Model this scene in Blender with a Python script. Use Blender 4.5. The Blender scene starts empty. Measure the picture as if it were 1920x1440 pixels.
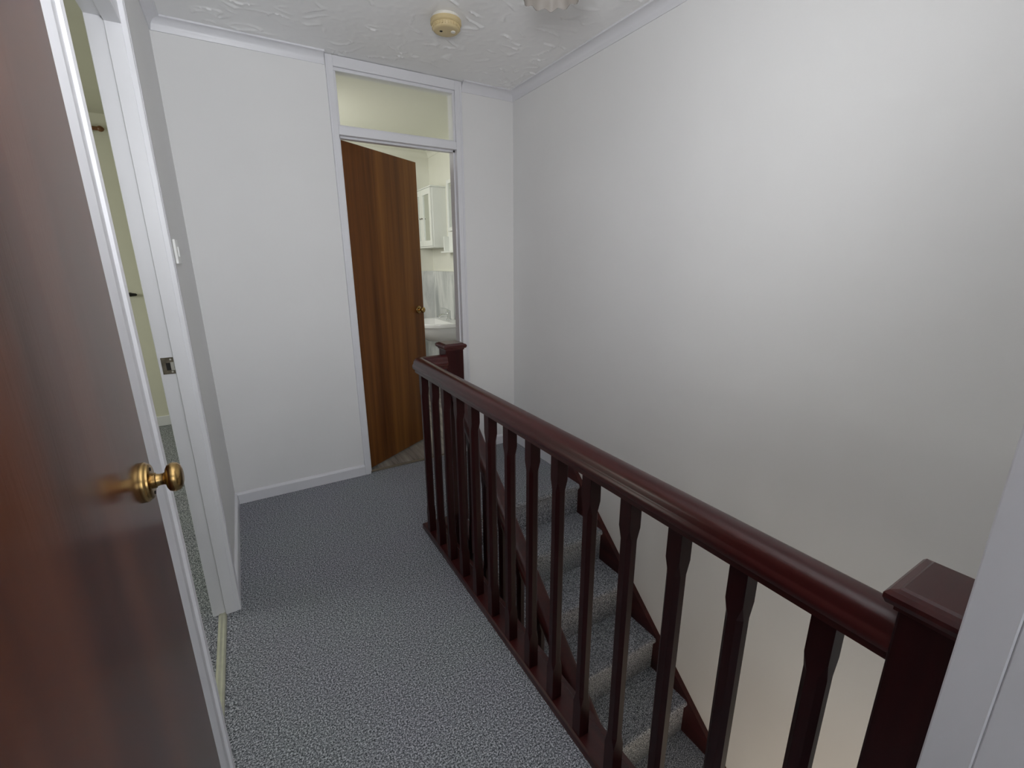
import bpy, bmesh, math, random
from mathutils import Vector, Matrix
random.seed(4)
S = bpy.context.scene
COL = S.collection
R = math.radians

# ------------------------------------------------------------------ camera
F_PX, PITCH, YAW, ROLL = 841.5, 0.2657, 0.5342, -0.0047
CAM = Vector((0.187, -2.7835, 1.3288))
cam = bpy.data.cameras.new('camera')
cam.sensor_width = 36.0
cam.lens = F_PX / 1920 * 36.0
cam.clip_start = 0.01
co = bpy.data.objects.new('camera', cam)
COL.objects.link(co)
fw = Vector((math.sin(YAW) * math.cos(PITCH), math.cos(YAW) * math.cos(PITCH), -math.sin(PITCH)))
rt = Vector((math.cos(YAW), -math.sin(YAW), 0))
up = rt.cross(fw)
c_, s_ = math.cos(ROLL), math.sin(ROLL)
rt, up = c_ * rt + s_ * up, -s_ * rt + c_ * up
mw = Matrix((rt, up, -fw)).transposed().to_4x4()
mw.translation = CAM
co.matrix_world = mw
S.camera = co

# ------------------------------------------------------------------ world, lights, exposure
w = bpy.data.worlds.new('daylight')
S.world = w
w.use_nodes = True
w.node_tree.nodes['Background'].inputs[0].default_value = (0.80, 0.90, 1.0, 1)
w.node_tree.nodes['Background'].inputs[1].default_value = 0.6
S.view_settings.view_transform = 'Standard'
S.view_settings.look = 'None'
S.view_settings.gamma = 1.0
S.view_settings.use_curve_mapping = False
S.view_settings.exposure = 0.05


def area(name, loc, aim, sx, sy, power, col=(1, 1, 1), spread=180):
    l = bpy.data.lights.new(name, 'AREA')
    l.shape = 'RECTANGLE'
    l.size, l.size_y, l.energy, l.color = sx, sy, power, col
    l.spread = R(spread)
    o = bpy.data.objects.new(name, l)
    COL.objects.link(o)
    o.location = loc
    o.rotation_euler = (Vector(aim) - Vector(loc)).to_track_quat('-Z', 'Y').to_euler()
    return o


def spot(name, loc, aim, size, power, rad=0.12, col=(0.955, 0.972, 1.0)):
    l = bpy.data.lights.new(name, 'SPOT')
    l.energy, l.spot_size, l.spot_blend, l.shadow_soft_size, l.color = power, R(size), 1.0, rad, col
    o = bpy.data.objects.new(name, l)
    COL.objects.link(o)
    o.location = loc
    o.rotation_euler = (Vector(aim) - Vector(loc)).to_track_quat('-Z', 'Y').to_euler()
    return o


# daylight through the window of the room the photograph is taken from
area('window_light_behind_camera', (0.85, -5.45, 1.60), (0.40, -1.6, 1.35), 1.4, 1.5, 18, (0.95, 0.975, 1.0))
# the photographer's flash, tilted up; second spot added as fill off the ceiling behind the camera
spot('camera_flash', (0.22, -2.60, 1.62), (1.18, -0.60, 2.50), 145, 62)
spot('bounce_fill', (0.75, -3.15, 1.50), (0.80, -3.00, 2.40), 150, 118)
# daylight from the bathroom window and the bedroom window
area('bathroom_window_light', (0.35, 1.0, 1.9), (1.9, 1.0, 1.1), 0.8, 0.9, 11, (1.0, 1.0, 0.95))
area('bedroom_window_light', (-2.8, 0.2, 1.6), (-0.3, 0.6, 0.2), 1.4, 1.2, 30, (0.97, 1.0, 0.92))
# warm light from downstairs: two unseen area lights added to lift the stairwell
area('stairwell_fill', (0.95, -2.95, -1.0), (1.85, -2.5, -0.1), 0.9, 1.3, 11, (1.0, 0.86, 0.68))
area('lower_stair_fill', (1.4, -5.0, -1.2), (1.4, -2.6, -0.9), 0.8, 1.4, 3, (1.0, 0.88, 0.72))

# ------------------------------------------------------------------ materials
def newmat(name):
    m = bpy.data.materials.new(name)
    m.use_nodes = True
    nt = m.node_tree
    return m, nt, nt.nodes['Principled BSDF']


def lnk(nt, a, b):
    nt.links.new(a, b)


def coords(nt, scale):
    tc = nt.nodes.new('ShaderNodeTexCoord')
    mp = nt.nodes.new('ShaderNodeMapping')
    mp.inputs['Scale'].default_value = scale
    lnk(nt, tc.outputs['Object'], mp.inputs['Vector'])
    return mp.outputs['Vector']


def noise(nt, vec, scale, detail=3, rough=0.5, dist=0.0):
    n = nt.nodes.new('ShaderNodeTexNoise')
    n.inputs['Scale'].default_value = scale
    n.inputs['Detail'].default_value = detail
    n.inputs['Roughness'].default_value = rough
    n.inputs['Distortion'].default_value = dist
    lnk(nt, vec, n.inputs['Vector'])
    return n.outputs['Fac']


def ramp(nt, fac, stops):
    r = nt.nodes.new('ShaderNodeValToRGB')
    el = r.color_ramp.elements
    while len(el) < len(stops):
        el.new(0.5)
    for e, (p, c) in zip(el, stops):
        e.position = p
        e.color = (*c, 1)
    lnk(nt, fac, r.inputs['Fac'])
    return r.outputs['Color']


def bump(nt, h, b, strength, dist=0.01):
    bp = nt.nodes.new('ShaderNodeBump')
    bp.inputs['Strength'].default_value = strength
    bp.inputs['Distance'].default_value = dist
    lnk(nt, h, bp.inputs['Height'])
    lnk(nt, bp.outputs['Normal'], b.inputs['Normal'])


def plain(name, col, rough=0.5, metal=0.0, spec=0.5, var=0.0, vscale=8, bumps=0.0, bscale=120):
    m, nt, b = newmat(name)
    b.inputs['Roughness'].default_value = rough
    b.inputs['Metallic'].default_value = metal
    b.inputs['Specular IOR Level'].default_value = spec
    b.inputs['Base Color'].default_value = (*col, 1)
    v = coords(nt, (1, 1, 1))
    if var:
        c = ramp(nt, noise(nt, v, vscale, 4), [(0.3, tuple(x * (1 - var) for x in col)), (0.7, tuple(min(1, x * (1 + var)) for x in col))])
        lnk(nt, c, b.inputs['Base Color'])
    if bumps:
        bump(nt, noise(nt, v, bscale, 4), b, bumps, 0.002)
    return m


def wood(name, dark, mid, light, axis='Z', rough=0.3, grain=38, spec=0.5, coat=0.0, streak=0.5):
    m, nt, b = newmat(name)
    sc = {'Z': (1, 1, 0.035), 'Y': (1, 0.035, 1), 'X': (0.035, 1, 1)}[axis]
    v = coords(nt, sc)
    f1 = noise(nt, v, grain, 6, 0.6, 0.5)
    f2 = noise(nt, v, grain * 0.18, 3, 0.5, 1.2)
    mx = nt.nodes.new('ShaderNodeMix')
    mx.inputs['Factor'].default_value = streak
    lnk(nt, f1, mx.inputs[2])
    lnk(nt, f2, mx.inputs[3])
    c = ramp(nt, mx.outputs[0], [(0.34, dark), (0.5, mid), (0.68, light)])
    lnk(nt, c, b.inputs['Base Color'])
    b.inputs['Roughness'].default_value = rough
    b.inputs['Specular IOR Level'].default_value = spec
    b.inputs['Coat Weight'].default_value = coat
    b.inputs['Coat Roughness'].default_value = 0.12
    bump(nt, f1, b, 0.08, 0.002)
    return m


def carpet(name, a, m_, l):
    m, nt, b = newmat(name)
    v = coords(nt, (1, 1, 1))
    f1 = noise(nt, v, 195, 2, 0.6)
    f2 = noise(nt, v, 360, 1, 0.5)
    f3 = noise(nt, v, 3.0, 3, 0.5)
    mx = nt.nodes.new('ShaderNodeMix')
    mx.inputs['Factor'].default_value = 0.4
    lnk(nt, f1, mx.inputs[2])
    lnk(nt, f2, mx.inputs[3])
    c = ramp(nt, mx.outputs[0], [(0.38, a), (0.5, m_), (0.61, l)])
    hue = ramp(nt, f3, [(0.35, (0.98, 1.0, 0.99)), (0.65, (1.0, 0.98, 1.02))])
    mu = nt.nodes.new('ShaderNodeMix')
    mu.data_type = 'RGBA'
    mu.blend_type = 'MULTIPLY'
    mu.inputs['Factor'].default_value = 1
    lnk(nt, c, mu.inputs[6])
    lnk(nt, hue, mu.inputs[7])
    lnk(nt, mu.outputs[2], b.inputs['Base Color'])
    b.inputs['Roughness'].default_value = 1.0
    b.inputs['Specular IOR Level'].default_value = 0.1
    bump(nt, mx.outputs[0], b, 0.7, 0.006)
    return m


M = {}
M['wall'] = plain('wall_paint', (0.80, 0.797, 0.792), 0.75, spec=0.25, var=0.012, vscale=2.5, bumps=0.05, bscale=60)
M['stairwall'] = M['wall']
M['bathwall'] = plain('cream_bathroom_paint', (0.81, 0.81, 0.725), 0.6, spec=0.3, var=0.01)
M['bedwall'] = plain('cream_bedroom_paint', (0.66, 0.645, 0.54), 0.7, spec=0.25, var=0.015)
M['white'] = plain('white_gloss_paint', (0.745, 0.745, 0.775), 0.36, spec=0.5, var=0.01, bumps=0.03, bscale=40)
M['carpet'] = carpet('grey_speckled_carpet', (0.040, 0.046, 0.051), (0.205, 0.216, 0.234), (0.62, 0.635, 0.67))
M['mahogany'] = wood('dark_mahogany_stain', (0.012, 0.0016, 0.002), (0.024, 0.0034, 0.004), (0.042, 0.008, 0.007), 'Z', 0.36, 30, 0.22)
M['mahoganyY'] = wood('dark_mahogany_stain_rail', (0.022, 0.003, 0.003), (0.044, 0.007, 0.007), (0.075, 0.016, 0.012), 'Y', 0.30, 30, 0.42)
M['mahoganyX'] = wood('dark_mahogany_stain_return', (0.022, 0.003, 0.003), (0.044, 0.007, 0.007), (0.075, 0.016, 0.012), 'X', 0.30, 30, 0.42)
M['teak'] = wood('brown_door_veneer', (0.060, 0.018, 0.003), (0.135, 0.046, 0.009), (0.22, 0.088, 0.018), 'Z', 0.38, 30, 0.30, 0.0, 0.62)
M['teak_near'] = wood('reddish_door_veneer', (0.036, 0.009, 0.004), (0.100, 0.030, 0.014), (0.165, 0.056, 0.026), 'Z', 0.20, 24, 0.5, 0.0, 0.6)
M['brass'] = plain('aged_brass', (0.44, 0.29, 0.115), 0.26, 1.0, var=0.12, vscale=40)
M['steel'] = plain('worn_strike_steel', (0.16, 0.14, 0.11), 0.4, 0.8, var=0.3, vscale=60)
M['bright'] = plain('bright_steel', (0.72, 0.70, 0.68), 0.3, 0.9)
M['dark'] = plain('dark_hole', (0.01, 0.008, 0.007), 0.8)
M['alu'] = plain('pale_metal_trim', (0.50, 0.50, 0.40), 0.4, 0.3, var=0.08, vscale=30)
M['strip'] = plain('dull_brown_trim', (0.20, 0.165, 0.12), 0.45, 0.3, var=0.1, vscale=30)
M['chrome'] = plain('chrome', (0.80, 0.82, 0.82), 0.12, 1.0)
M['ceramic'] = plain('white_ceramic', (0.86, 0.86, 0.85), 0.12, spec=0.6)
M['cream'] = plain('yellowed_plastic', (0.62, 0.50, 0.28), 0.45, spec=0.4, var=0.05)
M['creamlight'] = plain('pale_plastic_base', (0.80, 0.78, 0.72), 0.45, spec=0.4)
M['plastic'] = plain('white_plastic', (0.82, 0.82, 0.80), 0.3)
M['shade'] = plain('grey_glass_shade', (0.35, 0.32, 0.29), 0.5, spec=0.4, var=0.06, vscale=20)
M['polewood'] = wood('curtain_pole_wood', (0.10, 0.04, 0.012), (0.18, 0.075, 0.025), (0.26, 0.12, 0.05), 'X', 0.4)
M['black'] = plain('dark_metal', (0.012, 0.011, 0.010), 0.35, 0.3)
M['cabinet'] = plain('white_cabinet_lacquer', (0.84, 0.86, 0.82), 0.3)
M['subfloor'] = plain('plaster_edge', (0.5, 0.48, 0.44), 0.8)


def make_ceiling():
    m, nt, b = newmat('textured_plaster_ceiling')
    b.inputs['Base Color'].default_value = (0.90, 0.90, 0.90, 1)
    b.inputs['Roughness'].default_value = 0.7
    v = coords(nt, (1, 1, 1))
    bump(nt, noise(nt, v, 70, 4), b, 0.06, 0.003)
    return m


def make_marble():
    m, nt, b = newmat('grey_marbled_panel')
    v = coords(nt, (1, 1, 0.22))
    f = noise(nt, v, 7, 6, 0.6, 1.2)
    c = ramp(nt, f, [(0.34, (0.42, 0.44, 0.44)), (0.5, (0.66, 0.68, 0.67)), (0.64, (0.82, 0.83, 0.81))])
    lnk(nt, c, b.inputs['Base Color'])
    b.inputs['Roughness'].default_value = 0.2
    return m


def make_glass():
    m, nt, b = newmat('obscured_glass')
    b.inputs['Base Color'].default_value = (0.97, 0.975, 0.94, 1)
    b.inputs['Transmission Weight'].default_value = 1.0
    b.inputs['IOR'].default_value = 1.45
    b.inputs['Roughness'].default_value = 0.22
    v = coords(nt, (1, 1, 1))
    bump(nt, noise(nt, v, 55, 3), b, 0.25, 0.004)
    return m


def make_vinyl():
    m, nt, b = newmat('grey_wood_vinyl')
    v = coords(nt, (1, 0.08, 1))
    oi = nt.nodes.new('ShaderNodeObjectInfo')
    f = noise(nt, v, 30, 5, 0.6, 0.6)
    ad = nt.nodes.new('ShaderNodeMath'); ad.operation = 'MULTIPLY_ADD'
    ad.inputs[1].default_value = 0.25
    lnk(nt, oi.outputs['Random'], ad.inputs[0]); lnk(nt, f, ad.inputs[2])
    c = ramp(nt, ad.outputs[0], [(0.42, (0.13, 0.115, 0.10)), (0.62, (0.27, 0.24, 0.21)), (0.8, (0.38, 0.35, 0.31))])
    lnk(nt, c, b.inputs['Base Color'])
    b.inputs['Roughness'].default_value = 0.35
    return m


M['ceiling'] = make_ceiling()
M['marble'] = make_marble()
M['glass'] = make_glass()
M['vinyl'] = make_vinyl()
M['mirror'] = plain('mirror_silver', (0.80, 0.83, 0.80), 0.03, 1.0)


# ------------------------------------------------------------------ mesh helpers
def box(bm, x0, x1, y0, y1, z0, z1, bev=0.0, seg=2):
    vs = [bm.verts.new((x, y, z)) for x in (x0, x1) for y in (y0, y1) for z in (z0, z1)]
    q = [(0, 1, 3, 2), (4, 6, 7, 5), (0, 4, 5, 1), (2, 3, 7, 6), (0, 2, 6, 4), (1, 5, 7, 3)]
    fs = [bm.faces.new([vs[i] for i in f]) for f in q]
    if bev:
        es = list({e for f in fs for e in f.edges})
        bmesh.ops.bevel(bm, geom=es, offset=bev, segments=seg, affect='EDGES', profile=0.5)


def prism(bm, pts, a, b, axis):
    """polygon pts extruded from a to b along the axis; pts are the other two coordinates in xyz order"""
    def P(p, t):
        return {'X': (t, p[0], p[1]), 'Y': (p[0], t, p[1]), 'Z': (p[0], p[1], t)}[axis]
    A = [bm.verts.new(P(p, a)) for p in pts]
    B = [bm.verts.new(P(p, b)) for p in pts]
    n = len(pts)
    for i in range(n):
        j = (i + 1) % n
        bm.faces.new([A[i], A[j], B[j], B[i]])
    bm.faces.new(A[::-1])
    bm.faces.new(B)


def rings(bm, loops, cap=True):
    L = [[bm.verts.new(p) for p in lp] for lp in loops]
    n = len(L[0])
    for a, b in zip(L, L[1:]):
        for i in range(n):
            j = (i + 1) % n
            bm.faces.new([a[i], a[j], b[j], b[i]])
    if cap:
        bm.faces.new(L[0][::-1])
        bm.faces.new(L[-1])


def lathe(bm, prof, origin, axis, n=32):
    """prof: (radius, distance along the axis)"""
    ax = Vector(axis).normalized()
    u = ax.orthogonal().normalized()
    v = ax.cross(u)
    o = Vector(origin)
    loops = []
    for r, d in prof:
        r = max(r, 1e-5)
        loops.append([o + ax * d + (u * math.cos(2 * math.pi * k / n) + v * math.sin(2 * math.pi * k / n)) * r for k in range(n)])
    rings(bm, loops)


def tube(bm, pts, r, n=10):
    pts = [Vector(p) for p in pts]
    loops = []
    for i, p in enumerate(pts):
        d = (pts[min(i + 1, len(pts) - 1)] - pts[max(i - 1, 0)]).normalized()
        u = d.orthogonal().normalized() if abs(d.z) > 0.9 else d.cross(Vector((0, 0, 1))).normalized()
        v = d.cross(u)
        rr = r[i] if isinstance(r, (list, tuple)) else r
        loops.append([p + (u * math.cos(2 * math.pi * k / n) + v * math.sin(2 * math.pi * k / n)) * rr for k in range(n)])
    rings(bm, loops)


def obj(name, bm, mat, parent=None, smooth=False, local=False, label=None):
    bmesh.ops.recalc_face_normals(bm, faces=bm.faces)
    me = bpy.data.meshes.new(name)
    bm.to_mesh(me)
    bm.free()
    me.materials.append(M[mat] if isinstance(mat, str) else mat)
    o = bpy.data.objects.new(name, me)
    COL.objects.link(o)
    if parent is not None:
        o.parent = parent
        if not local:
            off = Vector(parent.location)
            if parent.parent is not None:
                off = off + Vector(parent.parent.location)
            me.transform(Matrix.Translation(-off))
    if smooth:
        for p in me.polygons:
            p.use_smooth = True
        try:
            me.set_sharp_from_angle(angle=R(40))
        except Exception:
            pass
    if label:
        o['label'] = label
    return o


def tag(o, label, cat, group=None, kind=None):
    o['label'] = label
    o['category'] = cat
    if group:
        o['group'] = group
    if kind:
        o['kind'] = kind
    return o


def empty(name, loc, label, cat, group=None, kind=None):
    o = bpy.data.objects.new(name, None)
    o.empty_display_size = 0.1
    COL.objects.link(o)
    o.location = loc
    return tag(o, label, cat, group, kind)


def B(*a, **k):
    bm = bmesh.new()
    box(bm, *a, **k)
    return bm


def boxes(lst, bev=0.0):
    bm = bmesh.new()
    for a in lst:
        box(bm, *a, bev=bev)
    return bm


def struct(name, bm, mat, label, cat, smooth=False):
    return tag(obj(name, bm, mat, smooth=smooth), label, cat, kind='structure')


# ------------------------------------------------------------------ key dimensions
W = 1.85            # right wall
H = 2.366           # ceiling
YN = -2.69          # landing face of the near wall
FX0, FX1 = 0.7206, 1.4853   # bathroom frame outer
OX0, OX1 = 0.757, 1.440     # bathroom opening
BY0, BY1 = -1.705, -0.945   # bedroom opening on the left wall
CY0, CY1 = -2.612, -1.849   # cupboard door leaf
GO, RI, NY = 0.2225, 0.199, -0.835   # stair going, rise, first nosing
LOW = -13 * RI

# ------------------------------------------------------------------ floors
struct('floor', boxes([(-0.0, 0.905, YN - 0.13, -0.0, -0.22, 0), (0.905, W, NY + 0.06, 0.0, -0.22, 0)]), 'carpet',
       'grey speckled carpet of the landing beside the balustrade', 'floor')
fl = struct('floor_bedroom', B(-3.2, 0.0, -2.65, 1.83, -0.22, -0.001), 'carpet', 'grey carpet seen through the gap of the left doorway', 'floor')
struct('floor_near_room', B(-1.8, 2.4, -5.6, YN - 0.13, -0.22, 0), 'carpet', 'grey carpet of the room behind the camera', 'floor')
fb = struct('floor_bathroom', B(0.12, 1.95, 0.0, 1.8, -0.22, -0.006), 'vinyl', 'grey wood-look floor behind the bathroom door', 'floor')
pl = None
for i in range(13):
    x0 = 0.12 + i * 0.1408
    if pl is None:
        pl = obj('plank', B(x0 + 0.001, x0 + 0.1398, 0.045, 1.795, -0.006, 0.0, bev=0.0012, seg=1), 'vinyl', fb)
        p0 = pl
    else:
        p = p0.copy()
        COL.objects.link(p)
        p.parent = fb
        p.location.x = i * 0.1408
struct('floor_hall', B(0.0, 2.4, -6.0, 0.1, LOW - 0.1, LOW), 'carpet', 'carpet of the hall at the foot of the stairs', 'floor')

# ------------------------------------------------------------------ walls
struct('wall_left', boxes([(-0.079, 0, BY1 + 0.012, 0.0, 0, H), (-0.079, 0.0, -1.835, BY0 - 0.015, 0, H), (-0.079, 0, YN, CY0 - 0.018, 0, H)]), 'wall',
       'white painted left wall between the doorways and the corner', 'wall')
struct('wall_back', boxes([(-0.1, FX0 + 0.012, 0, 0.1, 0, H), (FX1 - 0.012, W, 0, 0.1, 0, H)]), 'wall',
       'white painted wall on either side of the bathroom door', 'wall')
struct('wall_right', B(W, W + 0.1, -6.0, 0.1, LOW, H), 'wall', 'tall plain white wall rising beside the staircase', 'wall')
struct('wall_near', boxes([(0.80, W, YN - 0.13, YN, -0.22, H), (-0.1, 0.02, YN - 0.13, YN, 0, H)]), 'wall',
       'white wall end beside the near newel post at the right edge', 'wall')
struct('wall_stairwell', B(0.86, 0.905, -6.0, NY + 0.14, LOW, -0.22), 'wall', 'wall below the landing edge beside the stairs', 'wall')
struct('wall_understairs', B(0.905, W, NY + 0.065, NY + 0.14, LOW, -0.22), 'wall', 'wall under the landing behind the top step', 'wall')
struct('wall_hall_end', B(0.86, W, -6.1, -6.0, LOW, 0), 'wall', 'far wall of the downstairs hall', 'wall')
def relief_ceiling(x0, x1, y0, y1, step=0.006):
    """underside trowelled into short raised swirls, a few millimetres proud"""
    from mathutils import noise as mn
    nx, ny = int((x1 - x0) / step), int((y1 - y0) / step)
    vs, fs = [], []
    for j in range(ny + 1):
        for i in range(nx + 1):
            x, y = x0 + (x1 - x0) * i / nx, y0 + (y1 - y0) * j / ny
            h = 0.0
            if 0 < i < nx and 0 < j < ny:
                wx = mn.noise(Vector((x * 7, y * 7, 3.1)))
                wy = mn.noise(Vector((x * 7, y * 7, 8.7)))
                n = mn.noise(Vector((x * 11 + wx * 1.2, y * 16 + wy * 1.2, 0.5)))
                k = mn.noise(Vector((x * 11, y * 11, 5.5)))
                k = min(1.0, max(0.0, (k + 0.08) / 0.25))
                h = 0.0062 * math.exp(-(n / 0.075) ** 2) * k + 0.0016 * mn.noise(Vector((x * 30, y * 30, 1.0)))
                h = max(0.0, h)
            vs.append((x, y, H - h))
    w_ = nx + 1
    for j in range(ny):
        for i in range(nx):
            a0 = j * w_ + i
            fs.append((a0, a0 + w_, a0 + w_ + 1, a0 + 1))
    ring = [i for i in range(nx)] + [j * w_ + nx for j in range(ny)] + [ny * w_ + i for i in range(nx, 0, -1)] + [j * w_ for j in range(ny, 0, -1)]
    base = len(vs)
    for r in ring:
        vs.append((vs[r][0], vs[r][1], H + 0.1))
    m_ = len(ring)
    for q in range(m_):
        t = (q + 1) % m_
        fs.append((ring[q], ring[t], base + t, base + q))
    fs.append(tuple(base + q for q in range(m_)))
    me = bpy.data.meshes.new('ceiling')
    me.from_pydata(vs, [], fs)
    me.update()
    me.polygons.foreach_set('use_smooth', [True] * len(me.polygons))
    me.set_sharp_from_angle(angle=R(60))
    me.materials.append(M['ceiling'])
    o = bpy.data.objects.new('ceiling', me)
    COL.objects.link(o)
    return tag(o, 'white ceiling with swirled textured plaster', 'ceiling', kind='structure')


relief_ceiling(-0.1, W + 0.1, YN - 0.13, 0.1)
# bathroom shell
struct('wall_bathroom_back', B(0.12, 2.05, 1.8, 1.9, 0, H), 'bathwall', 'cream bathroom wall at the back, seen through the doorway', 'wall')
wr = struct('wall_bathroom_right', B(1.95, 2.05, 0.1, 1.8, 0, H), 'bathwall', 'cream bathroom wall behind the basin', 'wall')
struct('wall_bathroom_left', B(0.02, 0.12, 0.1, 1.9, 0, H), 'bathwall', 'cream bathroom wall hidden behind the brown door', 'wall')
struct('ceiling_bathroom', B(0.02, 2.05, 0.1, 1.9, H, H + 0.1), 'bathwall', 'pale bathroom ceiling above the door top', 'ceiling')
# bedroom shell
struct('wall_bedroom_far', B(-3.2, 0.02, 1.82, 1.92, 0, H), 'bedwall', 'olive cream bedroom wall seen through the left doorway', 'wall')
struct('wall_bedroom_left', B(-3.3, -3.2, -2.75, 1.92, 0, H), 'bedwall', 'bedroom window wall out of sight', 'wall')
struct('wall_bedroom_near', B(-3.2, -0.1, -2.75, -2.65, 0, H), 'bedwall', 'bedroom wall near the cupboard', 'wall')
struct('wall_bedroom_right', B(-0.1, 0.02, 0.1, 1.82, 0, H), 'bedwall', 'bedroom wall backing on the bathroom', 'wall')
struct('ceiling_bedroom', B(-3.3, -0.1, -2.75, 1.92, H, H + 0.1), 'bedwall', 'bedroom ceiling', 'ceiling')
struct('baseboard_bedroom', B(-3.2, -0.1, 1.805, 1.82, 0, 0.085, bev=0.004), 'white', 'white skirting along the far bedroom wall', 'skirting')
# room behind the camera
struct('wall_near_room', boxes([(-1.9, -1.8, -5.6, YN - 0.13, 0, H), (2.4, 2.5, -5.6, YN - 0.13, 0, H), (-1.9, 2.5, -5.7, -5.6, 0, H),
                                (W, 2.4, YN - 0.13, YN - 0.03, 0, H), (-1.9, -0.1, YN - 0.13, YN - 0.06, 0, H)]), 'wall', 'walls of the room behind the camera', 'wall')
struct('ceiling_near_room', B(-1.9, 2.5, -5.7, YN - 0.13, H, H + 0.1), 'wall', 'ceiling of the room behind the camera', 'ceiling')

# ------------------------------------------------------------------ skirting and cornice
SK = [(0, 0), (0.014, 0), (0.014, 0.056), (0.011, 0.064), (0.006, 0.068), (0, 0.069)]


def run(pts, a, b, axis):
    bm = bmesh.new()
    prism(bm, pts, a, b, axis)
    return bm


struct('baseboard_left', run(SK, -0.892, -0.014, 'Y'), 'white', 'short white skirting along the left wall', 'skirting')
struct('baseboard_back', run([(-p[0], p[1]) for p in SK], 0.0, FX0, 'X'), 'white', 'white skirting between the corner and the bathroom frame', 'skirting')
struct('baseboard_far_right', run([(-p[0], p[1]) for p in SK], FX1, W, 'X'), 'white', 'white skirting right of the bathroom door behind the newel', 'skirting')
struct('baseboard_right', run([(W - p[0], p[1] * 1.22) for p in SK], -0.70, -0.014, 'Y'), 'white', 'white skirting on the right wall above the stairs', 'skirting')
# coved cornice: profile as (distance from the wall, height)
CV = [(0, H - 0.052), (0.005, H - 0.052), (0.006, H - 0.047)]
for k in range(7):
    t = math.pi / 2 * k / 6
    CV.append((0.007 + 0.030 * (1 - math.cos(t)), H - 0.045 + 0.037 * math.sin(t)))
CV += [(0.040, H - 0.008), (0.045, H - 0.007), (0.046, H), (0, H)]


def cove(a, b, wall):
    """cove with mitred ends; a,b = (position, mitre sign)"""
    bm = bmesh.new()
    A, Bv = [], []
    for d, z in CV:
        for (t, sgn), lst in ((a, A), (b, Bv)):
            tt = t + sgn * d
            p = {'back': (tt, -d, z), 'right': (W - d, tt, z), 'left': (d, tt, z)}[wall]
            lst.append(bm.verts.new(p))
    n = len(CV)
    for i in range(n):
        j = (i + 1) % n
        bm.faces.new([A[i], A[j], Bv[j], Bv[i]])
    bm.faces.new(A[::-1])
    bm.faces.new(Bv)
    return bm


struct('trim_1', cove((0, 1), (FX0 - 0.004, 0), 'back'), 'white', 'white coved cornice left of the bathroom frame', 'cornice', True)
struct('trim_2', cove((FX1 + 0.004, 0), (W, -1), 'back'), 'white', 'short white cornice right of the bathroom frame', 'cornice', True)
struct('trim_3', cove((YN, 0), (0, -1), 'right'), 'white', 'long white cornice along the right wall', 'cornice', True)
struct('trim_4', cove((-0.89, 0), (0, -1), 'left'), 'white', 'white cornice above the light switch on the left wall', 'cornice', True)
struct('trim_5', run([(1.95 - p[0], p[1]) for p in CV], 0.1, 1.8, 'Y'), 'bathwall', 'cornice along the bathroom wall above the basin', 'cornice', True)
struct('trim_6', run([(1.8 - p[0], p[1]) for p in CV], 0.12, 1.95, 'X'), 'bathwall', 'cornice along the back of the bathroom', 'cornice', True)


# ------------------------------------------------------------------ door hardware
def knob_set(parent, o, n, local, k=1.0, mat='brass'):
    """rose, neck and knob turned about the axis n"""
    bm = bmesh.new()
    lathe(bm, [(0.0, 0), (0.032 * k, 0), (0.0325 * k, 0.004), (0.031 * k, 0.007), (0.029 * k, 0.008), (0.0285 * k, 0.0105), (0.026 * k, 0.012), (0.014 * k, 0.0125), (0, 0.0125)], o, n, 40)
    r = obj('rose', bm, mat, parent, True, local)
    bm = bmesh.new()
    lathe(bm, [(0, 0.006), (0.0125 * k, 0.012), (0.0125 * k, 0.017), (0.0105 * k, 0.018), (0.0095 * k, 0.022), (0.0095 * k, 0.027), (0.0105 * k, 0.029),
               (0.012 * k, 0.030), (0.017 * k, 0.031), (0.0215 * k, 0.0335), (0.0238 * k, 0.038), (0.024 * k, 0.042), (0.0225 * k, 0.047),
               (0.0185 * k, 0.0505), (0.012 * k, 0.0525), (0.006 * k, 0.053), (0, 0.053)], o, n, 40)
    obj('knob', bm, mat, parent, True, local)
    ax = Vector(n).normalized()
    u = Vector((0, 0, 1))
    for s in (1, -1):
        bm = bmesh.new()
        lathe(bm, [(0, 0.011), (0.003, 0.0115), (0.003, 0.0132), (0, 0.0135)], Vector(o) + u * s * 0.0205 * k, n, 10)
        obj('screw', bm, 'dark', parent, False, local)


# ------------------------------------------------------------------ bathroom door (door_1)
d1 = empty('door_1', (OX0, 0.0, 0), 'brown wooden bathroom door standing ajar under a glazed fanlight', 'door', kind='structure')
FT = 0.016


def jamb(x0, x1):
    bm = bmesh.new()
    box(bm, x0, x1, -FT, 0.10, 0, H - 0.003, bev=0.002, seg=1)
    return bm


obj('jamb', jamb(FX0, OX0), 'white', d1)
obj('jamb', jamb(OX1, FX1), 'white', d1)
obj('head', B(OX0, OX1, -FT, 0.10, 2.312, H - 0.003, bev=0.002, seg=1), 'white', d1)
obj('transom_bar', B(OX0, OX1, -FT + 0.002, 0.10, 1.992, 2.034, bev=0.002, seg=1), 'white', d1)
obj('door_stop', boxes([(OX0, OX0 + 0.010, 0.018, 0.045, 0, 1.992), (OX1 - 0.010, OX1, 0.018, 0.045, 0, 1.992), (OX0, OX1, 0.018, 0.045, 1.982, 1.992)]), 'white', d1)
for a in [(OX0, OX1, 2.296, 2.312), (OX0, OX1, 2.034, 2.042)]:
    obj('glazing_bead', B(a[0], a[1], -0.004, 0.04, a[2], a[3], bev=0.002, seg=1), 'white', d1)
for a in [(OX0, OX0 + 0.012), (OX1 - 0.012, OX1)]:
    obj('glazing_bead', B(a[0], a[1], -0.004, 0.04, 2.042, 2.296, bev=0.002, seg=1), 'white', d1)
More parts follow.
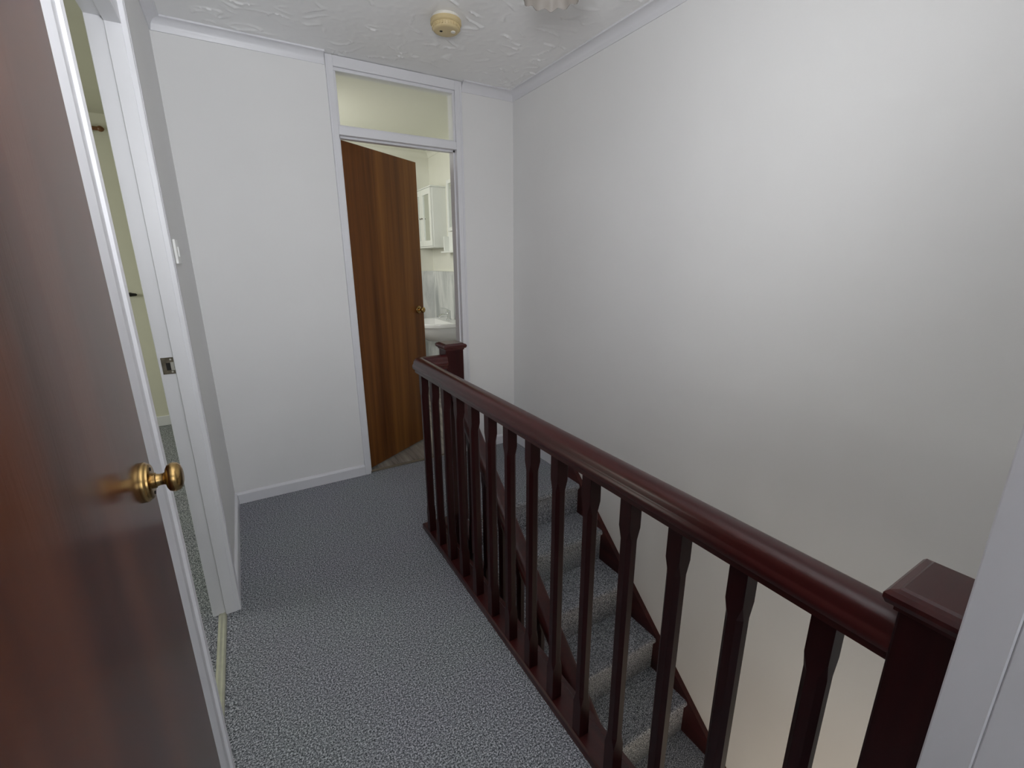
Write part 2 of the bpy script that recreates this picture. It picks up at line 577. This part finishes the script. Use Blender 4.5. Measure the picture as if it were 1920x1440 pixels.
obj('glass_pane', B(OX0 + 0.008, OX1 - 0.008, 0.010, 0.014, 2.036, 2.306), 'glass', d1, label='obscured fanlight glass with a pale green tint')
for fx in (FX0 + 0.010, FX1 - 0.016):
    obj('frame_moulding', B(fx, fx + 0.006, -FT - 0.003, -FT + 0.001, 0.0, H - 0.01), 'white', d1)
lw = 0.668
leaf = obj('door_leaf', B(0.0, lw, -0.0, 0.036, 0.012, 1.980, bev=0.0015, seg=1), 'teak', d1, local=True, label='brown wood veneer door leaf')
leaf.location = (0.004, 0.035, 0)
leaf.rotation_euler = (0, 0, R(33))
knob_set(leaf, (lw - 0.062, 0.0, 1.0), (0, -1, 0), True, 0.85)
bm = bmesh.new()
lathe(bm, [(0, 0), (0.027, 0), (0.027, 0.009), (0.010, 0.012), (0.010, 0.024), (0.020, 0.028), (0.022, 0.038), (0.014, 0.046), (0, 0.047)], (lw - 0.062, 0.036, 1.0), (0, 1, 0), 28)
obj('knob', bm, 'brass', leaf, True, True)
obj('latch_plate', B(lw - 0.001, lw + 0.0015, 0.008, 0.028, 0.96, 1.04), 'brass', leaf, local=True)
for z in (0.22, 1.0, 1.76):
    bm = bmesh.new()
    lathe(bm, [(0, 0), (0.006, 0), (0.006, 0.09), (0, 0.09)], (0.0, 0.040, z), (0, 0, 1), 12)
    obj('hinge', bm, 'brass', leaf, True, True)
tag(obj('threshold_strip', run([(0.014, 0), (0.018, 0.003), (0.026, 0.005), (0.034, 0.003), (0.040, 0)], OX0 + 0.001, OX1 - 0.001, 'X'), 'strip'),
    'thin dull metal strip on the floor under the bathroom door', 'threshold')

# ------------------------------------------------------------------ bedroom doorway on the left wall (door_2)
d2 = empty('door_2', (0.0, BY1, 0), 'white frame of the open doorway beside the light switch on the left wall', 'door frame', kind='structure')
obj('jamb', B(-0.080, 0.0, BY1, BY1 + 0.022, 0, H - 0.003, bev=0.0015, seg=1), 'white', d2)
obj('jamb', B(-0.080, 0.0, BY0 - 0.022, BY0, 0, H - 0.003, bev=0.0015, seg=1), 'white', d2)
obj('door_stop', B(-0.037, 0.002, BY1 - 0.010, BY1 + 0.004, 0, 1.992, bev=0.0015, seg=1), 'white', d2)
obj('door_stop', B(-0.037, 0.002, BY0 - 0.004, BY0 + 0.010, 0, 1.992, bev=0.0015, seg=1), 'white', d2)
obj('transom_bar', B(-0.080, 0.002, BY0, BY1, 1.990, 2.034, bev=0.002, seg=1), 'white', d2)
obj('door_stop', B(-0.037, 0.002, BY0, BY1, 1.978, 1.992, bev=0.001, seg=1), 'white', d2)
obj('head', B(-0.080, 0.0, BY0, BY1, 2.32, H - 0.003, bev=0.002, seg=1), 'white', d2)
obj('glass_pane', B(-0.045, -0.041, BY0, BY1, 2.034, 2.32), 'glass', d2)
# moulded architrave at the far side: outline in (x, y)
AR = [(0.0, BY1 - 0.006), (0.013, BY1 - 0.006), (0.015, BY1 - 0.004), (0.015, BY1 + 0.012), (0.0125, BY1 + 0.014), (0.0125, BY1 + 0.024),
      (0.015, BY1 + 0.026), (0.015, BY1 + 0.040), (0.012, BY1 + 0.047), (0.006, BY1 + 0.052), (0.0, BY1 + 0.053)]
obj('architrave', run(AR, 0, H - 0.002, 'Z'), 'white', d2)
st = obj('strike_plate', B(-0.072, -0.036, BY1 - 0.0022, BY1 + 0.001, 0.972, 1.028, bev=0.0008, seg=1), 'steel', d2, label='dark worn metal strike plate')
obj('latch_hole', B(-0.060, -0.046, BY1 - 0.0030, BY1 - 0.0015, 0.985, 1.010), 'dark', st)
obj('latch_lip', B(-0.048, -0.038, BY1 - 0.0040, BY1 - 0.0020, 0.984, 1.012, bev=0.0006, seg=1), 'bright', st)
for z in (0.979, 1.021):
    bm = bmesh.new()
    lathe(bm, [(0, 0), (0.0032, 0), (0.0028, 0.0016), (0, 0.0018)], (-0.046, BY1 - 0.002, z), (0, -1, 0), 10)
    obj('screw', bm, 'bright', st)
tb = bmesh.new()
prism(tb, [(-0.062, 0), (-0.060, 0.004), (-0.053, 0.0065), (-0.046, 0.0045), (-0.040, 0.0065), (-0.035, 0.004), (-0.033, 0)], BY0, BY1, 'Y')
tag(obj('threshold_strip', tb, 'alu'), 'pale metal carpet bar across the left doorway beside the brown door', 'threshold')

# ------------------------------------------------------------------ cupboard door in the foreground (door_3)
d3 = empty('door_3', (0.0, CY1, 0), 'large dark brown wooden door with brass knob filling the left foreground', 'door', kind='structure')
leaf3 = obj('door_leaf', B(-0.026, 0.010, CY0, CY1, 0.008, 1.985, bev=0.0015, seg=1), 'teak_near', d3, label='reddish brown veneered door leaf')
knob_set(leaf3, (0.010, -1.920, 0.990), (1, 0, 0), False, 1.0)
# moulded post between the two doors: outline in (x, y)
PO = [(-0.078, CY1 + 0.003), (0.0050, CY1 + 0.003), (0.0065, CY1 + 0.006), (0.0128, -1.806), (0.0124, -1.800), (0.0070, -1.752), (0.0072, -1.746), (0.0118, -1.741), (0.0136, -1.728), (0.0128, -1.722), (0.0098, BY0), (-0.078, BY0)]
obj('post', run(PO, 0, H - 0.002, 'Z'), 'white', d3)
obj('post', B(-0.098, 0.010, YN + 0.002, CY0 - 0.003, 0, H - 0.002, bev=0.002, seg=1), 'white', d3)
obj('transom_bar', B(-0.098, 0.010, CY0 - 0.003, CY1 + 0.003, 1.990, 2.04, bev=0.002, seg=1), 'white', d3)
obj('top_panel', B(-0.05, -0.01, CY0 - 0.003, CY1 + 0.003, 2.04, H - 0.002), 'white', d3)
obj('back_panel', B(-0.098, -0.09, CY0 - 0.003, CY1 + 0.003, 0, 2.0), 'white', d3)

# ------------------------------------------------------------------ doorway the camera stands in (door_4)
d4 = empty('door_4', (0.80, YN, 0), 'white door lining cut off at the right edge beside the near newel', 'door frame', kind='structure')
obj('jamb', B(0.7885, 0.80, YN - 0.037, YN + 0.001, -0.0, H - 0.003, bev=0.0015, seg=1), 'white', d4)
obj('jamb', B(0.790, 0.802, YN - 0.135, YN - 0.037, -0.0, H - 0.003, bev=0.0015, seg=1), 'white', d4)
obj('jamb', B(0.02, 0.030, YN - 0.135, YN, 0, H - 0.003), 'white', d4)
obj('head', B(0.030, 0.7885, YN - 0.13, YN, 2.34, H - 0.003), 'white', d4)

# ------------------------------------------------------------------ landing balustrade
RX, RY = 0.852, -0.806
ln = empty('landing_balustrade', (RX, -1.7, 0), 'dark mahogany landing balustrade with square balusters along the stairwell', 'balustrade')
HP = [(-0.024, 0.838), (-0.024, 0.850), (-0.028, 0.853), (-0.033, 0.855), (-0.0352, 0.862), (-0.0345, 0.870), (-0.031, 0.8745), (-0.0295, 0.878),
      (-0.0285, 0.886), (-0.024, 0.894), (-0.016, 0.900), (-0.008, 0.903)]
HP = HP + [(-x, z) for x, z in HP[::-1]]


def sweep(prof, path, bm):
    """prof (side offset to the left of travel is negative, z); path of xy points with mitred corners"""
    loops = []
    n = len(path)
    for i, p in enumerate(path):
        p = Vector((p[0], p[1]))
        d0 = (p - Vector(path[i - 1][:2])).normalized() if i else None
        d1_ = (Vector(path[i + 1][:2]) - p).normalized() if i < n - 1 else None
        if d0 is None: d0 = d1_
        if d1_ is None: d1_ = d0
        n0, n1 = Vector((d0.y, -d0.x)), Vector((d1_.y, -d1_.x))
        m = (n0 + n1).normalized()
        k = 1 / max(0.2, m.dot(n0))
        loops.append([(p.x + m.x * s * k, p.y + m.y * s * k, z) for s, z in prof])
    rings(bm, loops)


bm = bmesh.new()
arc = [(RX + 0.022 - 0.022 * math.cos(t * math.pi / 12), RY - 0.022 + 0.022 * math.sin(t * math.pi / 12)) for t in range(7)]
sweep(HP, [(RX, -2.652)] + arc + [(0.987, RY)], bm)
obj('handrail', bm, 'mahoganyY', ln, True)
BP = [(-0.022, 0.0), (-0.022, 0.024), (-0.018, 0.030), (0.048, 0.030), (0.053, 0.024), (0.053, 0.0)]
bm = bmesh.new()
sweep([(-s, z) for s, z in BP], [(RX, -2.69), (RX, RY), (0.987, RY)][::-1], bm)
obj('base_rail', bm, 'mahoganyY', ln)
obj('fascia', B(0.906, 0.921, -2.689, RY + 0.03, -0.24, 0.020), 'mahoganyY', ln)
obj('fascia', B(0.921, 0.984, RY - 0.03, RY - 0.014, -0.24, 0.018), 'mahoganyY', ln)


def baluster_mesh(h0, h1, s=0.0165, lo=0.11, hi=0.075, slope=0.0):
    """square baluster with stopped chamfers; slope raises the ends towards +y for raking rails"""
    def ring(z, c):
        pts = [(s, -s + c), (s, s - c), (s - c, s), (-s + c, s), (-s, s - c), (-s, -s + c), (-s + c, -s), (s - c, -s)]
        return [(x, y, z) for x, y in pts]
    e, c = 0.0007, 0.0085
    lp = [ring(h0, e), ring(h0 + lo, e), ring(h0 + lo + 0.03, c), ring(h1 - hi - 0.03, c), ring(h1 - hi, e), ring(h1, e)]
    if slope:
        lp[0] = [(x, y, z + slope * y) for x, y, z in lp[0]]
        lp[-1] = [(x, y, z + slope * y) for x, y, z in lp[-1]]
    b = bmesh.new()
    rings(b, lp)
    return b


first = None
spots = [(RX, -2.555 + 0.130 * k) for k in range(14)]
for x, y in spots:
    if first is None:
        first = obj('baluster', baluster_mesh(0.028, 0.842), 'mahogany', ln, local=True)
        o = first
    else:
        o = first.copy()
        COL.objects.link(o)
        o.parent = ln
    o.location = Vector((x, y, 0)) - ln.location


def newel(parent, x0, x1, y0, y1, z0, z1, cap):
    p = obj('newel_post', B(x0, x1, y0, y1, z0, z1, bev=0.003), 'mahogany', parent)
    cx0, cx1, cy0, cy1 = cap
    bm = bmesh.new()
    zt = z1
    lp = []
    for ins, z in [(0.010, zt - 0.012), (0.010, zt - 0.006), (0.003, zt - 0.003), (0.0, zt + 0.004), (0.0, zt + 0.010), (0.004, zt + 0.015), (0.011, zt + 0.017), (0.014, zt + 0.020)]:
        yi = ins if cy0 > YN + 0.005 else 0
        lp.append([(cx0 + ins, cy0 + yi, z), (cx1 - ins, cy0 + yi, z), (cx1 - ins, cy1 - ins, z), (cx0 + ins, cy1 - ins, z)])
    rings(bm, lp)
    obj('cap', bm, 'mahoganyX', p)
    return p


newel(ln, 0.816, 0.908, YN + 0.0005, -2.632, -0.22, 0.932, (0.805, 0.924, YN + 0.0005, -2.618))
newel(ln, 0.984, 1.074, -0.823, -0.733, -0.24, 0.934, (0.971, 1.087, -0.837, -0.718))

# ------------------------------------------------------------------ staircase
sc = empty('staircase', (1.43, NY, 0), 'carpeted staircase with dark strings and sloping handrail going down beside the right wall', 'staircase')
SX0, SX1 = 1.052, 1.822
for k in range(0, 13):
    yn, z = NY - GO * k, -RI * k
    back = yn + GO + 0.02 if k else NY + 0.062
    prof = [(back, z - 0.0005), (yn + 0.014, z), (yn + 0.006, z - 0.003), (yn + 0.0015, z - 0.009), (yn, z - 0.018), (yn + 0.003, z - 0.028), (yn + 0.010, z - 0.034),
            (yn + 0.016, z - 0.045), (yn + 0.018, z - RI), (back, z - RI)]
    bm = bmesh.new()
    prism(bm, prof, SX0, SX1, 'X')
    obj('step', bm, 'carpet', sc)
sl = RI / GO


def string(x0, x1, up_, dn, ya, yb, name, flat):
    """raking board: up_/dn heights above and below the nosing line"""
    pts = [(ya, flat), (ya - flat_len(flat, up_, ya), flat), (yb, up_ + sl * (yb - NY)), (yb, sl * (yb - NY) - dn), (ya, sl * (ya - NY) - dn)]
    bm = bmesh.new()
    prism(bm, pts, x0, x1, 'X')
    obj(name, bm, 'mahoganyY', sc)


def flat_len(flat, up_, ya):
    return max(0.001, ya - (NY + (flat - up_) / sl))


string(SX1, W - 0.001, 0.012, 0.30, -0.70, NY - GO * 12.6, 'wall_string', 0.084)
string(1.018, SX0, 0.045, 0.30, -0.820, NY - GO * 12.6, 'outer_string', 0.055)

# ------------------------------------------------------------------ raking stair balustrade below the landing rail
sb = sc
HS = [(-0.030, -0.062), (-0.030, -0.040), (-0.034, -0.034), (-0.034, -0.020), (-0.028, -0.008), (-0.016, 0), (0.016, 0), (0.028, -0.008), (0.034, -0.020), (0.034, -0.034), (0.030, -0.040), (0.030, -0.062)]


def railz(y):
    return 0.760 + 0.893 * (y + 0.815)


bm = bmesh.new()
rings(bm, [[(1.03 + s, y, railz(y) + z) for s, z in HS] for y in (-0.822, -3.35)])
obj('handrail', bm, 'mahoganyY', sb, True)
fb2 = None
for k in range(11):
    y = -0.965 - 0.152 * k
    zb, zt = 0.045 + sl * (y - NY) - 0.012, railz(y) - 0.055
    if fb2 is None:
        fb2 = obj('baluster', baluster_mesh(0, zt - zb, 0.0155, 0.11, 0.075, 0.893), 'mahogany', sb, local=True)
        o = fb2
    else:
        o = fb2.copy()
        COL.objects.link(o)
        o.parent = sb
    o.location = Vector((1.03, y, zb)) - sb.location
newel(sb, 0.985, 1.075, -3.44, -3.35, LOW, -1.25, (0.972, 1.088, -3.453, -3.337))

# ------------------------------------------------------------------ ceiling fittings
sd = empty('smoke_detector', (1.126, -0.640, H), 'round yellowed smoke detector on the textured ceiling', 'smoke detector')
bm = bmesh.new(); lathe(bm, [(0, 0), (0.058, 0), (0.060, -0.004), (0.056, -0.012), (0, -0.012)], (0, 0, 0), (0, 0, 1), 48)
obj('base_plate', bm, 'creamlight', sd, True, True)
bm = bmesh.new(); lathe(bm, [(0, -0.012), (0.060, -0.012), (0.067, -0.014), (0.068, -0.028), (0.064, -0.032), (0.060, -0.033), (0.058, -0.048), (0.054, -0.053), (0.046, -0.055), (0, -0.055)], (0, 0, 0), (0, 0, 1), 48)
body = obj('body', bm, 'cream', sd, True, True)
bm = bmesh.new(); lathe(bm, [(0, -0.054), (0.010, -0.055), (0.010, -0.058), (0, -0.0585)], (0.026, -0.016, 0), (0, 0, 1), 20)
obj('test_button', bm, 'creamlight', body, True, True)
bm = bmesh.new(); lathe(bm, [(0, -0.054), (0.007, -0.055), (0.006, -0.0565), (0, -0.057)], (-0.022, 0.006, 0), (0, 0, 1), 16)
obj('indicator', bm, M['dark'], body, True, True)
bm = bmesh.new()
for k in range(28):
    a = 2 * math.pi * k / 28
    c, s = math.cos(a), math.sin(a)
    vs = [(0.0585, -0.003), (0.0620, -0.003), (0.0620, 0.003), (0.0585, 0.003)]
    prism(bm, [(x * c - y * s, x * s + y * c) for x, y in vs], -0.046, -0.036, 'Z')
obj('vent', bm, 'cream', body, False, True)

PX, PY = 1.125, -1.445
pn = empty('pendant_light', (PX, PY, H), 'greyish fluted ceiling lamp shade cut off by the top of the picture', 'ceiling lamp')
bm = bmesh.new(); lathe(bm, [(0, 0), (0.045, 0), (0.045, -0.006), (0.030, -0.020), (0.008, -0.026), (0, -0.026)], (0, 0, 0), (0, 0, 1), 32)
obj('ceiling_rose', bm, 'plastic', pn, True, True)
bm = bmesh.new(); tube(bm, [(0, 0, -0.024), (0, 0, -0.12)], 0.0035, 8)
obj('cord', bm, 'plastic', pn, True, True)
bm = bmesh.new(); lathe(bm, [(0, -0.115), (0.016, -0.115), (0.019, -0.13), (0.019, -0.17), (0.014, -0.178), (0, -0.178)], (0, 0, 0), (0, 0, 1), 24)
obj('lamp_holder', bm, 'plastic', pn, True, True)
bm = bmesh.new()
N = 72
prof = [(0.020, -0.150, 0), (0.042, -0.156, 0.02), (0.066, -0.175, 0.05), (0.082, -0.200, 0.07), (0.090, -0.222, 0.09), (0.094, -0.240, 0.10), (0.096, -0.250, 0.10)]
outer = [[((r * (1 + f * 0.32 * math.cos(13 * 2 * math.pi * k / N))) * math.cos(2 * math.pi * k / N), (r * (1 + f * 0.32 * math.cos(13 * 2 * math.pi * k / N))) * math.sin(2 * math.pi * k / N),
           z - f * 0.035 * math.cos(13 * 2 * math.pi * k / N)) for k in range(N)] for r, z, f in prof]
inner = [[((r - 0.003) * (1 + f * 0.32 * math.cos(13 * 2 * math.pi * k / N)) * math.cos(2 * math.pi * k / N), (r - 0.003) * (1 + f * 0.32 * math.cos(13 * 2 * math.pi * k / N)) * math.sin(2 * math.pi * k / N),
           z - f * 0.035 * math.cos(13 * 2 * math.pi * k / N) - 0.001) for k in range(N)] for r, z, f in prof[::-1]]
rings(bm, outer + inner)
obj('lamp_shade', bm, 'shade', pn, True, True)
bm = bmesh.new(); lathe(bm, [(0, -0.178), (0.013, -0.18), (0.016, -0.195), (0.022, -0.205), (0.025, -0.218), (0.022, -0.230), (0.012, -0.238), (0, -0.24)], (0, 0, 0), (0, 0, 1), 24)
obj('bulb', bm, 'creamlight', pn, True, True)

# ------------------------------------------------------------------ light switch on the left wall
lsw = empty('light_switch', (0, -0.675, 1.370), 'small white light switch seen edge-on on the left wall', 'switch')
obj('plate', B(0, 0.009, -0.718, -0.632, 1.327, 1.413, bev=0.003), 'plastic', lsw)
obj('rocker', B(0.008, 0.013, -0.682, -0.668, 1.352, 1.388, bev=0.002), 'plastic', lsw)
for s in (-0.030, 0.030):
    bm = bmesh.new(); lathe(bm, [(0, 0.008), (0.004, 0.008), (0.0035, 0.0100), (0, 0.0102)], (0, -0.675 + s, 1.370), (1, 0, 0), 12)
    obj('screw', bm, 'bright', lsw)

# ------------------------------------------------------------------ bathroom contents
for a in [(1.935, 1.95, 0.1, 1.7985, 0, 1.242)]:
    obj('splash_panel', B(*a, bev=0.001, seg=1), 'marble', wr, label='grey marbled splash panel behind the basin')
obj('splash_panel', B(0.125, 1.935, 1.786, 1.7995, 0, 1.242, bev=0.001, seg=1), 'marble', bpy.data.objects['wall_bathroom_back'], label='grey marbled panel on the back bathroom wall')
obj('panel_trim', boxes([(1.931, 1.95, 0.1, 1.786, 1.242, 1.250)]), 'bathwall', wr)

cb = empty('wall_cabinet', (1.95, 1.66, 1.47), 'white bathroom wall cabinet with glazed doors above the basin', 'cabinet')
obj('body', B(1.815, 1.95, 1.395, 1.790, 1.475, 1.995, bev=0.002, seg=1), 'cabinet', cb)
obj('cornice', B(1.795, 1.95, 1.385, 1.795, 1.995, 2.006, bev=0.002), 'cabinet', cb)
obj('base_board', B(1.795, 1.95, 1.385, 1.795, 1.463, 1.475, bev=0.002), 'cabinet', cb)
for (a, b) in ((1.397, 1.648), (1.652, 1.788)):
    dr = obj('cabinet_door', boxes([(1.797, 1.815, a, a + 0.045, 1.478, 1.992), (1.797, 1.815, b - 0.045, b, 1.478, 1.992),
                                    (1.797, 1.815, a + 0.045, b - 0.045, 1.94, 1.992), (1.797, 1.815, a + 0.045, b - 0.045, 1.478, 1.53)]), 'cabinet', cb)
    obj('door_pane', B(1.806, 1.811, a + 0.04, b - 0.04, 1.525, 1.945), 'mirror', dr)
    kb = b - 0.022 if a < 1.5 else a + 0.022
    bm = bmesh.new(); lathe(bm, [(0, 0), (0.004, 0), (0.004, 0.004), (0.0075, 0.006), (0.0075, 0.010), (0, 0.012)], (1.797, kb, 1.735), (-1, 0, 0), 16)
    obj('knob', bm, 'steel', dr, True)
mr = empty('wall_mirror', (1.95, 1.05, 1.6), 'white framed mirror on the bathroom wall at the door jamb', 'mirror')
obj('frame', boxes([(1.925, 1.95, 1.285, 1.318, 1.605, 2.045), (1.925, 1.95, 0.80, 0.833, 1.605, 2.045), (1.925, 1.95, 0.833, 1.285, 2.012, 2.045), (1.925, 1.95, 0.833, 1.285, 1.605, 1.638)], bev=0.003), 'cabinet', mr)
obj('mirror_glass', B(1.935, 1.945, 0.83, 1.288, 1.635, 2.015), 'mirror', mr)
sf = empty('bathroom_shelf', (1.95, 1.05, 1.42), 'small white box shelf under the bathroom mirror', 'shelf')
obj('shelf_board', B(1.85, 1.95, 0.85, 1.325, 1.412, 1.426, bev=0.002), 'cabinet', sf)
obj('back_board', B(1.93, 1.95, 0.85, 1.325, 1.426, 1.600, bev=0.002), 'cabinet', sf)
obj('side_board', B(1.88, 1.93, 1.311, 1.325, 1.426, 1.560, bev=0.002), 'cabinet', sf)

# wash basin: D-shaped bowl on a pedestal against the right bathroom wall
BC = (1.934, 1.235)


def dring(hw, dep, z, n=36, off=0.0):
    pts = []
    for k in range(n + 1):
        a = math.pi * k / n
        pts.append((BC[0] - off - dep * abs(math.sin(a)) ** 0.62, BC[1] - hw * math.cos(a), z))
    return pts


bs = empty('wash_basin', (1.95, BC[1], 0), 'white ceramic wash basin with chrome tap seen past the bathroom door', 'basin')
bm = bmesh.new()
rings(bm, [dring(0.10, 0.20, 0.600), dring(0.17, 0.29, 0.615), dring(0.225, 0.365, 0.66), dring(0.250, 0.405, 0.715), dring(0.258, 0.415, 0.752), dring(0.272, 0.430, 0.758), dring(0.275, 0.434, 0.785), dring(0.272, 0.430, 0.792),
           dring(0.262, 0.420, 0.793), dring(0.225, 0.270, 0.790, off=0.125), dring(0.205, 0.240, 0.74, off=0.135), dring(0.15, 0.19, 0.69, off=0.15), dring(0.05, 0.08, 0.670, off=0.19), dring(0.01, 0.02, 0.668, off=0.22)])
obj('bowl', bm, 'ceramic', bs, True)
bm = bmesh.new()
lathe(bm, [(0.0, 0), (0.085, 0), (0.085, 0.01), (0.070, 0.05), (0.062, 0.30), (0.072, 0.52), (0.095, 0.62), (0, 0.62)], (1.832, BC[1], 0), (0, 0, 1), 32)
obj('pedestal', bm, 'ceramic', bs, True)
tp = None
bm = bmesh.new(); lathe(bm, [(0, 0), (0.026, 0), (0.026, 0.006), (0.019, 0.012), (0.018, 0.075), (0.020, 0.085), (0.014, 0.092), (0, 0.094)], (1.865, BC[1], 0.796), (0, 0, 1), 24)
tp = obj('tap', bm, 'chrome', bs, True)
bm = bmesh.new(); tube(bm, [(1.865, BC[1], 0.840), (1.83, BC[1], 0.848), (1.79, BC[1], 0.846), (1.765, BC[1], 0.832)], [0.013, 0.012, 0.011, 0.010], 12)
obj('spout', bm, 'chrome', tp, True)
bm = bmesh.new(); tube(bm, [(1.865, BC[1], 0.888), (1.83, BC[1], 0.905), (1.785, BC[1], 0.912)], [0.007, 0.006, 0.005], 10)
obj('lever', bm, 'chrome', tp, True)

# ------------------------------------------------------------------ bedroom details in the gap
cp = empty('curtain_pole', (-0.85, 1.75, 2.26), 'brown wooden rail end seen high in the left doorway gap', 'curtain pole')
bm = bmesh.new(); tube(bm, [(-1.6, 1.775, 2.257), (-0.52, 1.775, 2.257)], 0.013, 14)
obj('rod', bm, 'polewood', cp, True)
bm = bmesh.new(); lathe(bm, [(0, 0), (0.012, 0), (0.018, 0.006), (0.020, 0.018), (0.014, 0.030), (0.006, 0.036), (0, 0.038)], (-0.53, 1.775, 2.257), (1, 0, 0), 18)
obj('finial', bm, 'polewood', cp, True)
obj('bracket', B(-0.60, -0.585, 1.765, 1.82, 2.238, 2.278, bev=0.003), 'polewood', cp)
hk = empty('wall_peg', (-0.55, 1.82, 1.09), 'small dark peg on the bedroom wall in the doorway gap', 'peg')
bm = bmesh.new(); lathe(bm, [(0, 0), (0.016, 0), (0.016, 0.006), (0.007, 0.010), (0.007, 0.030), (0, 0.031)], (-0.56, 1.82, 1.095), (0, -1, 0), 16)
obj('rose', bm, 'black', hk, True)
bm = bmesh.new(); tube(bm, [(-0.575, 1.792, 1.095), (-0.54, 1.792, 1.095), (-0.522, 1.792, 1.094), (-0.516, 1.792, 1.094)], [0.011, 0.012, 0.010, 0.005], 12)
obj('arm', bm, 'black', hk, True)
